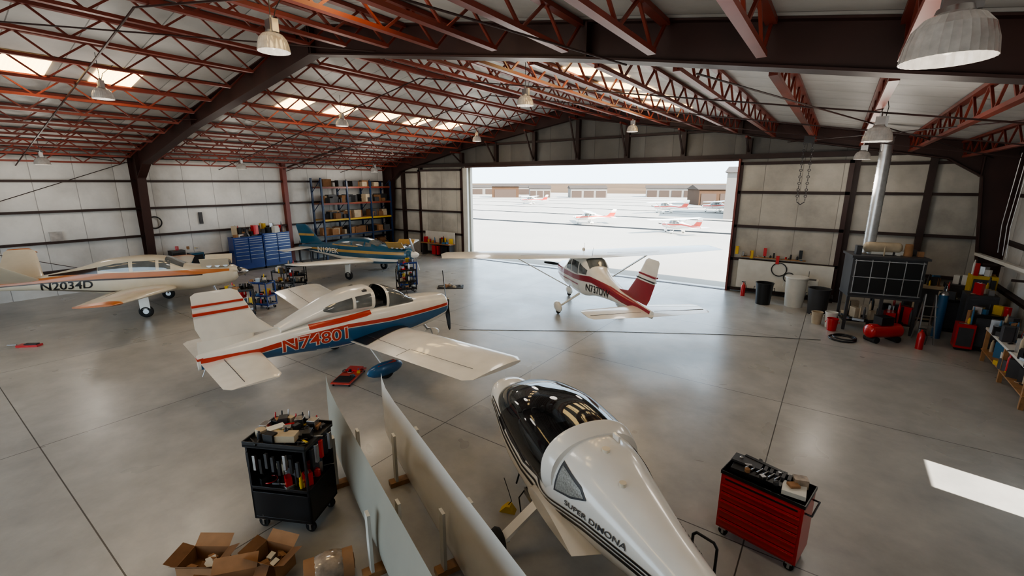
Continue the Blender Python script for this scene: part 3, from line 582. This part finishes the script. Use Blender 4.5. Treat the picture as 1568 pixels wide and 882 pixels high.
def casters(b,w,d,r=.06):
    for sx in (1,-1):
        for sy in (1,-1):
            x=sx*(w/2-.08);y=sy*(d/2-.08); b.cyl((x,y-.02,r),(x,y+.02,r),r,r,RUB,14); b.box((x,y,r*1.6+.01),(.08,.07,.03),METAL); b.box((x,y+.028,r*1.2),(.03,.01,r*1.4),METAL); b.box((x,y-.028,r*1.2),(.03,.01,r*1.4),METAL)
b=MB(); w,d,h=.98,.52,1.02; casters(b,w,d)
b.bx(-w/2,w/2,-d/2,d/2,.15,h,TOOLRED); b.bx(-w/2-.01,w/2+.01,-d/2-.01,d/2+.01,h-.05,h,BLACK)
z=h-.07
b.bx(-w/2+.03,w/2-.03,-d/2-.018,-d/2,z-.1,z-.004,TOOLRED)
b.bx(-w/2+.06,w/2-.06,-d/2-.022,-d/2-.015,z-.045,z-.02,BLACK); z-=.115
for rh in (.12,.12,.14,.14,.14):
    b.bx(-w/2+.03,w/2-.03,-d/2-.018,-d/2,z-rh+.014,z-.004,TOOLRED); b.bx(-w/2+.03,w/2-.03,-d/2-.045,-d/2-.016,z-.024,z-.008,TOOLRED); b.bx(-w/2+.03,w/2-.03,-d/2-.004,-d/2-.001,z-rh,z-rh+.014,BLACK); z-=rh
b.tube([(w/2,-d/2+.08,h-.15),(w/2+.07,-d/2+.08,h-.15),(w/2+.07,d/2-.08,h-.15),(w/2,d/2-.08,h-.15)],.012,BLACK)
b.box((-.12,-.0,1.05),(.6,.38,.06),BLACK,rz=.08); b.box((-.28,.05,1.10),(.36,.2,.03),DKGREY,rz=.05); b.box((-.1,.13,1.11),(.5,.05,.03),BLACK,rz=-.1); b.box((.32,-.08,1.05),(.26,.24,.06),PLAST,rz=.2); b.box((.34,.08,1.10),(.16,.12,.12),CLEAR,rz=.5); b.box((.3,-.05,1.1),(.12,.1,.03),CARD,rz=.8)
for i in range(6): b.cyl((-.25+i*.07,-.12,1.10),(-.22+i*.07,.02,1.10),.012,.012,METAL,8)
for i in range(5): b.box((-.05+i*.07,.05,1.10),(.04,.14,.04),DKGREY,rz=.1)
clutter(b,-.4,.4,-.2,.2,1.08,10,.05,.1,[BLACK,DKGREY,METAL,CARD])
b.build('red_tool_chest',(-.28,6.2,0),R(-11),bevel=.004)
b=MB(); w,d=.88,.66; casters(b,w,d,.075)
b.bx(-w/2,w/2,-d/2,d/2,.16,.2,BLACK); b.bx(-w/2,w/2,d/2-.03,d/2,.16,1.2,BLACK); b.bx(-w/2,-w/2+.03,-d/2,d/2,.16,1.2,BLACK); b.bx(w/2-.03,w/2,-d/2,d/2,.16,.62,BLACK)
b.bx(w/2-.03,w/2,-d/2,-d/2+.03,.6,1.2,BLACK)
b.bx(-w/2,w/2,-d/2,-d/2+.03,.2,.56,BLACK); b.bx(-w/2,w/2,-d/2,d/2,.60,.64,BLACK); b.bx(-w/2-.02,w/2+.02,-d/2-.02,d/2+.02,1.19,1.23,BLACK)
b.bx(-w/2-.02,w/2+.02,-d/2-.02,-d/2,1.2,1.27,BLACK); b.bx(-w/2-.02,w/2+.02,d/2,d/2+.02,1.2,1.27,BLACK); b.bx(-w/2-.02,-w/2,-d/2,d/2,1.2,1.27,BLACK)
PB=[TOOLRED,BLACK,DKGREY,METAL,BLACK,YEL,DKGREY,CARD,BLACK,METAL,BEIGE,DKGREY]
clutter(b,-.38,.38,-.28,.28,1.23,60,.14,.17,PB); clutter(b,-.36,.36,-.3,.25,.64,34,.24,.18,PB); clutter(b,-.36,.36,-.25,.25,.2,14,.25,.2,PB)
b.box((.08,-.2,1.3),(.34,.16,.09),BEIGE,rz=.15); b.box((-.2,.1,1.26),(.5,.04,.04),TOOLRED,rz=.5); b.box((-.15,-.05,1.29),(.22,.14,.1),PLAST,rz=.9)
for i in range(7): b.cyl((-.4+.11*i,.27,1.23),(-.4+.11*i,.29,1.36+.03*(i%3)),.014,.01,[TOOLRED,BLACK,METAL][i%3],8)
for i in range(9): b.box((-.38+.09*i,-d/2-.03,1.04-.04*(i%3)),(.04,.04,.2),[BLACK,METAL,BLACK,DKGREY,DKGREY][i%5])
for i in range(5): b.box((w/2+.03,-.22+.11*i,1.05),(.04,.05,.24),[BLACK,METAL,TOOLRED][i%3])
o=b.build('black_tool_cart',(-5.9,2.84,0),R(27),bevel=.004); o.scale=(1,1,1.1)
def cbox(x,y,rz,w,d,h):
    b=MB(); t=.008
    b.bx(-w/2,w/2,-d/2,d/2,0,t,CARDI)
    for s in (1,-1): b.bx(-w/2,w/2,s*d/2-t/2,s*d/2+t/2,0,h,CARD); b.bx(s*w/2-t/2,s*w/2+t/2,-d/2,d/2,0,h,CARD)
    for s,a in ((1,35),(-1,50)):
        l=d*.45; b.add([(-w/2,s*d/2,h),(w/2,s*d/2,h),(w/2,s*(d/2+l*math.cos(R(a))),h+l*math.sin(R(a))),(-w/2,s*(d/2+l*math.cos(R(a))),h+l*math.sin(R(a)))],[(0,1,2,3)],CARD)
        l=w*.35; b.add([(s*w/2,-d/2,h),(s*w/2,d/2,h),(s*(w/2+l*math.cos(R(20))),d/2,h+l*math.sin(R(20))),(s*(w/2+l*math.cos(R(20))),-d/2,h+l*math.sin(R(20)))],[(0,1,2,3)],CARDI)
    for i in range(5): b.box((rnd.uniform(-.3,.3)*w,rnd.uniform(-.3,.3)*d,h*.5),(.25*w,.2*d,.1),[CARD,PLAST,CARDI][i%3],rz=rnd.uniform(0,3),rx=.3)
    b.build('cardboard_box',(x,y,0),rz)
cbox(-5.2,1.6,R(50),.5,.4,.24); cbox(-5.25,2.12,R(20),.42,.32,.26); cbox(-5.95,1.62,R(35),.45,.35,.2)
b=MB(); b.ell((0,0,.2),(.30,.2,.2),CLEAR,20,12); b.cyl((-.28,0,.2),(.28,0,.2),.17,.17,CARD,20); b.cyl((.28,0,.2),(.29,0,.2),.09,.09,CARDI,16); b.build('plastic_wrapped_roll',(-4.5,2.45,0),R(60))
b=MB(); b.add([(-.12,-.06,0),(.12,-.06,0),(.12,.06,0),(-.12,.06,0),(-.02,-.06,.11),(.04,-.06,.11),(.04,.06,.11),(-.02,.06,.11)],[(0,3,2,1),(4,5,6,7),(0,1,5,4),(1,2,6,5),(2,3,7,6),(3,0,4,7)],YEL); b.tube([(0,0,.1),(.05,.02,.16),(.0,.04,.3),(-.06,.0,.55)],.006,BLACK); b.build('wheel_chock',(-3.44,4.72,0),R(20))
b=MB(); b.tube([(-.14,0,.02),(-.14,0,.9),(-.1,0,.95),(.1,0,.95),(.14,0,.9),(.14,0,.02)],.016,BLACK,10); b.bx(-.22,.22,-.02,.3,.04,.09,BLACK)
for x in (-.2,.2): b.cyl((x,.0,.08),(x+.04,.0,.08),.08,.08,RUB,16)
b.build('hand_truck',(-.72,4.72,0),R(-15))
b=MB(); b.bx(-.24,.24,-.5,.5,.07,.1,RED); b.bx(-.2,.2,-.44,-.1,.1,.12,BLACK); b.bx(-.18,.18,.2,.46,.1,.15,TOOLRED); clutter(b,-.2,.2,-.1,.4,.1,10,.06,.1)
for x in (-.2,.2):
    for y in (-.44,.44): b.cyl((x-.01,y,.035),(x+.01,y,.035),.035,.035,RUB,12); b.box((x,y,.06),(.04,.04,.02),METAL)
b.build('mechanics_creeper',(-9.45,6.2,0),R(30))
b=MB(); b.bx(-.3,.3,-.1,.1,0,.06,TOOLRED); b.bx(-.1,.25,-.06,.06,.06,.09,BLACK); b.cyl((-.35,0,.05),(-.6,0,.05),.02,.02,METAL,8); b.build('floor_jack',(-19.3,2.0,0),R(40))
b=MB(); b.tube([(-9.8,10.7,.008),(-6,13.2,.008),(-2.5,15.3,.008),(.1,16.5,.008)],.007,DKGREY,6); b.build('extension_cord')
def smallcart(x,y,rz,m,h=.9,n=14):
    b=MB(); w,d=.8,.5; casters(b,w,d)
    for z in (.16,.5,h): b.bx(-w/2,w/2,-d/2,d/2,z,z+.03,m); b.bx(-w/2,w/2,-d/2,-d/2+.02,z,z+.08,m); b.bx(-w/2,w/2,d/2-.02,d/2,z,z+.08,m); clutter(b,-.35,.35,-.2,.2,z+.03,n,.24,.2)
    for sx in (1,-1):
        for sy in (1,-1): b.box((sx*(w/2-.02),sy*(d/2-.02),h/2+.08),(.04,.04,h-.12),m)
    b.build('tool_cart',(x,y,0),rz)
smallcart(-17.2,7.2,R(60),DKGREY,1.0,20); smallcart(-20.6,11.2,R(50),BLACK,.95,20); smallcart(-16.0,14.0,R(65),TOOLBLUE,1.15,20); smallcart(-15.3,13.3,R(65),BLACK,1.0,18); smallcart(-17.9,8.3,R(20),TOOLBLUE,1.0,18); smallcart(-19.6,10.0,R(10),DKGREY,.95,20); smallcart(-18.4,7.4,R(40),TOOLRED,.8,16)
b=MB(); b.bx(-.6,.6,-.35,.35,0,.03,BLACK); clutter(b,-.5,.5,-.3,.3,.03,16,.1,.2,[CARD,BEIGE,DKGREY,METAL]); b.build('floor_mat_with_parts',(-14.4,15.2,0),R(40))
b=MB()
for y0,hh in ((11.0,1.9),(12.6,2.0)):
    b.bx(-26.95,-26.35,y0,y0+1.55,.12,hh,TOOLBLUE); b.bx(-26.9,-26.4,y0+.05,y0+1.5,0,.12,BLACK)
    z=hh-.08
    for r_ in (.12,.12,.14,.16,.18,.2,.22,.25,.28):
        if z-r_<.15: break
        for k in (0,1): b.bx(-26.35,-26.32,y0+.04+k*.76,y0+.76+k*.76,z-r_+.015,z,TOOLBLUE); b.bx(-26.32,-26.30,y0+.06+k*.76,y0+.74+k*.76,z-.03,z-.01,METAL)
        z-=r_
b.M=Matrix.Translation((-26.65,12.5,0)); clutter(b,-.25,.28,-1.4,1.5,2.0,60,.55,.35); b.M=Matrix(); clutter(b,-26.9,-26.4,11.1,12.4,1.9,18,.4,.3)
b.build('blue_tool_cabinet')
b=MB(); xs=(-26.95,-25.9); ys=(16.2,18.0,19.8,21.5)
for y in ys:
    for x in xs: b.bx(x-.05,x+.05,y-.05,y+.05,0,5.1 if y<17 else 4.9,RACKBLUE)
    for z in (.6,1.8,3.0,4.2): b.beam((xs[0],y,z),(xs[1],y,z+.8),.03,.03,RACKBLUE)
for i,z in enumerate((.5,1.5,2.5,3.5,4.5)):
    m=YEL if z==2.5 else (JOIST if z in(3.5,4.5) else RACKBLUE)
    for x in xs: b.bx(x-.03,x+.03,ys[0],ys[-1],z-.05,z+.05,m)
    b.bx(xs[0],xs[1],ys[0],ys[-1],z+.04,z+.06,WOOD)
    for k in range(34 if z<4 else 8):
        y=rnd.uniform(ys[0]+.3,ys[-1]-.3); s_=rnd.uniform(.2,.5); b.box((rnd.uniform(-26.7,-26.1),y,z+.07+s_/2),(.4,s_*1.2,s_),rnd.choice([CARD,CARDI,BLACK,CARD,BEIGE,DKGREY,CARDI,BLACK,DKGREY]),rz=rnd.uniform(-.2,.2))
b.build('industrial_shelving')
b=MB(); b.bx(-27.0,-25.6,14.95,15.9,.75,.82,WOOD)
for y in (15.0,15.85):
    for x in (-26.95,-25.7): b.bx(x-.04,x+.04,y-.04,y+.04,0,.75,DKGREY)
clutter(b,-27,-25.7,15,15.85,.82,35,.6,.3); b.build('workbench')
b=MB()
for i,y in enumerate((8.2,9.0)): b.bx(-27.0,-26.5,y,y+.6,0,1.5-.2*i,[DKGREY,TEAL][i]); b.bx(-26.5,-26.48,y+.05,y+.55,.1,1.4-.2*i,BLACK)
clutter(b,-27,-26.5,8.2,9.6,1.5,6,.2,.2); b.build('storage_cabinet')
b=MB(); b.bx(-23.0,-20.3,21.45,22.0,.8,.86,WOOD); b.bx(-23.0,-20.3,21.95,22.0,.86,1.6,PLAST)
for x in (-22.9,-21.6,-20.4): b.bx(x-.04,x+.04,21.5,21.95,0,.8,DKGREY)
clutter(b,-22.9,-20.4,21.5,21.9,.86,36,.4,.25,[TOOLRED,BLACK,PLAST,YEL,BLUEP,TOOLRED]); b.bx(-22,-21.4,21.5,21.9,.1,.7,TOOLRED); b.bx(-21.2,-20.6,21.5,21.9,0,.7,BLACK); b.build('workbench')
# parts washing cabinet with duct
b=MB(); b.M=Matrix.Translation((1.45,18.9,0))@Matrix.Rotation(R(12),4,'Z'); w=1.9
b.bx(-w/2,w/2,-.55,.55,1.15,1.22,DKGREY); b.bx(-w/2,w/2,-.5,.5,1.22,2.45,DKGREY)
for i in range(4):
    x=-w/2+.1+i*.43
    for j in range(2): b.bx(x,x+.38,-.54,-.5,1.34+j*.52,1.80+j*.52,BLACK)
for x in [-w/2+.08+i*.43 for i in range(5)]: b.bx(x-.012,x+.012,-.56,-.5,1.28,2.4,GALV)
for z in (1.3,1.83,2.36): b.bx(-w/2+.05,w/2-.05,-.56,-.5,z-.012,z+.012,GALV)
b.bx(-w/2-.05,w/2+.05,-.6,.6,2.45,2.52,DKGREY)
for x in (-w/2+.05,w/2-.05,0):
    for y in (-.45,.45): b.bx(x-.04,x+.04,y-.04,y+.04,0,1.15,DKGREY)
b.bx(-w/2,w/2,-.45,.45,.3,.34,BLACK); clutter(b,-.85,.85,-.4,.4,.34,50,.6,.4,[BLACK,DKGREY,METAL,TOOLRED,BEIGE,BLACK])
b.cyl((-.5,-.0,2.75),(.3,.0,2.75),.17,.17,BEIGE,18); b.ell((-.5,0,2.75),(.12,.17,.17),BEIGE); b.ell((.3,0,2.75),(.12,.17,.17),BEIGE); b.box((.1,.1,2.6),(1.0,.4,.14),PLAST); b.cyl((.55,-.1,2.52),(.55,-.1,2.9),.12,.1,CARD,14); clutter(b,-.8,.9,-.4,.4,2.52,20,.3,.3,[BEIGE,CARD,PLAST,DKGREY])
b.M=Matrix.Translation((1.0,19.0,0))
for i in range(16):
    z=2.52+i*.23; b.cyl((0,0,z),(0,0,z+.22),.165,.165,GALV,20); b.cyl((0,0,z+.21),(0,0,z+.235),.175,.175,GALV,20)
b.build('parts_washing_cabinet_with_duct')
b=MB()
for x in (-.2,.2): b.beam((x,0,0),(x*.6,.3,1.5),.06,.03,METAL)
for i in range(4): z=.25+i*.3; b.beam((-.18,.05*(i+1),z),(.18,.05*(i+1),z),.06,.02,METAL)
b.beam((-.18,.55,0),(-.12,.31,1.5),.03,.03,METAL); b.beam((.18,.55,0),(.12,.31,1.5),.03,.03,METAL); b.build('step_ladder',(2.7,17.9,0),R(10))
def can(name,x,y,r,h,m,lid=None):
    b=MB(); b.lathe([(.001,0),(r*.82,0),(r,h),(r*1.06,h),(r*1.06,h+.03),(r*.95,h+.03),(r*.93,h*.9),(.001,h*.88)],(0,0,0),m)
    if lid: b.lathe([(r*1.08,h),(r*1.06,h+.05),(.001,h+.07)],(0,0,0),lid)
    b.tube([(-r*1.02,0,h*.8),(-r*1.15,0,h*.8),(-r*1.15,0,h*.65)],.012,m); b.tube([(r*1.02,0,h*.8),(r*1.15,0,h*.8),(r*1.15,0,h*.65)],.012,m)
    b.build(name,(x,y,0))
can('trash_can',-2.0,20.4,.32,.85,BLACK); can('trash_can',-.15,19.95,.36,.95,DKGREY); can('plastic_barrel',-.95,20.7,.38,1.15,PLAST,PLAST); can('paint_bucket',.3,18.3,.18,.5,PLAST); can('paint_bucket',.35,17.9,.16,.38,TOOLRED); can('paint_bucket',-.1,18.5,.17,.4,BEIGE)
for x,y,m in ((3.9,12.7,BLUEP),(4.35,12.9,GREENP),(4.0,12.2,BLUEP),(4.4,12.3,PLAST)): can('bucket',x,y,.2,.42,m)
b=MB(); b.bx(-3.3,.2,22.0,22.1,.25,1.5,PLAST)
for x,z in ((-3.4,1.9),(-2.8,1.75),(-2.3,1.9),(-1.8,1.6),(-1.0,1.9)): b.box((x,21.98,z),(.12,.08,.35),rnd.choice([YEL,TOOLRED,BLACK,WOOD]))
b.bx(-3.2,-.8,21.95,22.1,1.62,1.66,WOOD); clutter(b,-3.2,-.8,21.96,22.05,1.66,16,.25,.1)
b.torus((-1.7,21.97,1.2),.28,.02,(0,1,0),BLACK); b.torus((-1.3,21.97,.9),.2,.02,(0,1,0),BLACK); b.build('wall_tool_board')
b=MB(); b.bx(-.35,.35,-.25,.25,.75,1.0,PLAST); b.bx(-.28,.28,-.18,.18,.98,1.01,DKGREY)
for x in (-.3,.3):
    for y in (-.2,.2): b.bx(x-.02,x+.02,y-.02,y+.02,0,.75,METAL)
b.tube([(0,.2,1.0),(0,.2,1.3),(0,.0,1.3),(0,-.02,1.22)],.015,METAL); b.build('utility_sink',(-.6,21.4,0))
def ext(x,y):
    b=MB(); b.lathe([(.001,0),(.09,0),(.09,.45),(.05,.52),(.025,.55),(.025,.6),(.001,.6)],(0,0,0),TOOLRED); b.box((0,0,.62),(.16,.03,.03),BLACK); b.tube([(.05,0,.58),(.13,0,.4),(.11,0,.15)],.012,BLACK); b.build('fire_extinguisher',(x,y,0))
ext(-2.9,21.4); ext(2.5,17.3)
b=MB(); b.cyl((0,0,.35),(0,.9,.35),.22,.22,TOOLRED,20); b.ell((0,0,.35),(.22,.12,.22),TOOLRED); b.ell((0,.9,.35),(.22,.12,.22),TOOLRED)
for y in (.1,.8): b.cyl((-.2,y,.1),(.2,y,.1),.1,.1,RUB,14)
b.box((0,.4,.68),(.3,.4,.25),BLACK); b.build('air_compressor',(1.3,17.2,0),R(-50))
b=MB(); b.torus((0,0,.03),.35,.025,(0,0,1),BLACK); b.torus((.05,.05,.07),.3,.025,(0,0,1),BLACK); b.build('hose_coil',(.65,17.0,0))
b=MB(); b.bx(3.75,4.5,13.6,17.2,.88,.94,PLAST)
for y in (13.7,15.4,17.1):
    for x in (3.8,4.45): b.bx(x-.04,x+.04,y-.04,y+.04,0,.88,WOOD)
b.bx(3.75,4.5,13.6,17.2,.3,.33,WOOD); b.M=Matrix.Translation((4.1,15.4,0)); clutter(b,-.3,.3,-1.7,1.7,.94,80,.4,.24); clutter(b,-.3,.3,-1.6,1.6,.33,50,.45,.3)
b.build('workbench')
b=MB(); b.M=Matrix.Translation((3.9,19.2,0))
for x,y,w_,d_,h_,m in ((0,0,.7,.7,1.5,DKGREY),(-.5,.9,.6,.5,1.1,BLACK),(.2,1.2,.6,.6,1.9,YEL),(-.1,2.1,.8,.6,1.4,DKGREY),(.1,-.9,.7,.6,1.1,BLACK),(-.9,1.9,.7,.4,1.3,BEIGE),(-.4,-1.2,.4,.4,.8,TOOLRED)):
    b.bx(x-w_/2,x+w_/2,y-d_/2,y+d_/2,.08,h_,m); b.bx(x-w_/2+.04,x+w_/2-.04,y-d_/2-.02,y-d_/2,.15,h_-.1,DKGREY); b.bx(x-w_/2+.05,x+w_/2-.05,y-d_/2+.05,y+d_/2-.05,0,.08,RUB)
    clutter(b,x-w_/2+.05,x+w_/2-.05,y-d_/2+.05,y+d_/2-.05,h_,9,.4,.25)
b.cyl((-.85,-.3,0),(-.85,-.3,1.4),.12,.12,BLUE,16); b.ell((-.85,-.3,1.4),(.12,.12,.12),METAL)
b.build('shop_equipment_pile')
b=MB(); b.beam((4.15,13.0,2.75),(4.05,21.5,2.45),.14,.09,PLAST); b.beam((4.4,13.0,2.4),(4.4,20.5,2.35),.08,.06,PLAST)
for y in (14,17,20): b.bx(3.95,4.59,y-.03,y+.03,2.28,2.34,GIRT)
b.build('long_white_rail_rack')
b=MB()
for y,x in ((19.5,4.3),(20.1,4.35),(20.9,4.4),(16.5,4.4)): b.tube([(x,y,5.7),(x-.05,y+.05,3.5),(x,y,2.6)],.012,METAL,6)
b.build('hanging_ropes')
b=MB()
for i in range(18):
    z=6.1-.11*i
    for s in (-.12,.12): b.torus((s,0,z),.04,.012,(1,0,0) if i%2 else (0,1,0),DKGREY,10,5)
b.tube([(-.12,0,4.15),(0,0,4.05),(.12,0,4.15)],.014,DKGREY); b.box((0,0,6.25),(.3,.2,.25),DKGREY); b.tube([(0,0,6.3),(0,0,6.9)],.015,METAL); b.build('chain_hoist',(-1.1,19,0))
# ------------------------------------------------------------ high bay lamps + added fill lights
for y in (4,11,19):
    for x in (-24.3,-15.8,-7.4,.42):
        z=zr(x)-1.15
        xx=x
        if y==4 and x==.42: z=5.53
        if y==4 and x==-7.4: xx=-7.3; z=6.74
        b=MB(); n=64; q0=.68; prof=[(.14,.36),(.2,.33),(.27,.25),(.31,.12),(.325,0),(.335,0),(.32,.13),(.28,.26),(.21,.345),(.14,.38)]
        vs=[];m_=len(prof)
        for (r_,zz) in prof:
            for i in range(n):
                t=2*math.pi*i/n; q=q0*r_*(1+.022*(i%2)); vs.append((q*math.cos(t),q*math.sin(t),zz*q0))
        b.add(vs,[(j*n+i,j*n+(i+1)%n,(j+1)*n+(i+1)%n,(j+1)*n+i) for j in range(m_-1) for i in range(n)],LAMPG)
        b.cyl((0,0,.22),(0,0,.29),.11,.09,METAL,20); b.box((0,0,.36),(.14,.12,.15),METAL); b.box((.09,0,.35),(.05,.1,.18),GALV); b.cyl((0,0,.42),(0,0,.5),.025,.025,METAL,8); b.ell((0,0,.12),(.05,.05,.09),PLAST)
        b.cyl((0,0,.5),(0,0,zr(x)-z-.05),.008,.008,DKGREY,6)
        b.tube([(.07,0,.42),(.09,.05,.6),(.05,.3,zr(x)-z-.3)],.007,BLACK,6)
        b.build('high_bay_lamp',(xx,y,z),ang=20)
        l=bpy.data.lights.new('fill_light','POINT'); l.energy=100; l.shadow_soft_size=.5; l.color=(1,.91,.80)  # added fill to lift the interior; the lamp above is unlit
        lo=bpy.data.objects.new('fill_light',l); COL.objects.link(lo); lo.location=(xx,y,z-.7)
# ------------------------------------------------------------ light + camera
w=bpy.data.worlds.new('sky'); bpy.context.scene.world=w; w.use_nodes=True
nt=w.node_tree; bg=nt.nodes['Background']; sk=nt.nodes.new('ShaderNodeTexSky'); sk.sky_type='HOSEK_WILKIE'
sd=V((1,-.15,.7)).normalized(); sk.sun_direction=sd; sk.turbidity=4
mixn=nt.nodes.new('ShaderNodeMix'); mixn.data_type='RGBA'; mixn.inputs[0].default_value=.6; nt.links.new(sk.outputs[0],mixn.inputs[6]); mixn.inputs[7].default_value=(.68,.85,1,1)
nt.links.new(mixn.outputs[2],bg.inputs[0]); bg.inputs[1].default_value=7.2
l=bpy.data.lights.new('sun','SUN'); l.energy=26; l.angle=R(.6); l.color=(1,.95,.87); lo=bpy.data.objects.new('sun',l); COL.objects.link(lo)
lo.rotation_euler=sd.to_track_quat('Z','Y').to_euler()
try: bpy.context.scene.view_settings.look='AgX - Medium High Contrast'
except Exception as e: print(e)
F0=690.0; TH=math.atan(161/690); YAW=R(35.5)
cam=bpy.data.cameras.new('camera'); co=bpy.data.objects.new('camera',cam); COL.objects.link(co)
cam.sensor_width=36; cam.lens=F0/1568*36; cam.clip_end=4000; cam.clip_start=.05
co.location=(0,0,4.8); co.rotation_euler=(math.pi/2-TH,0,YAW); bpy.context.scene.camera=co
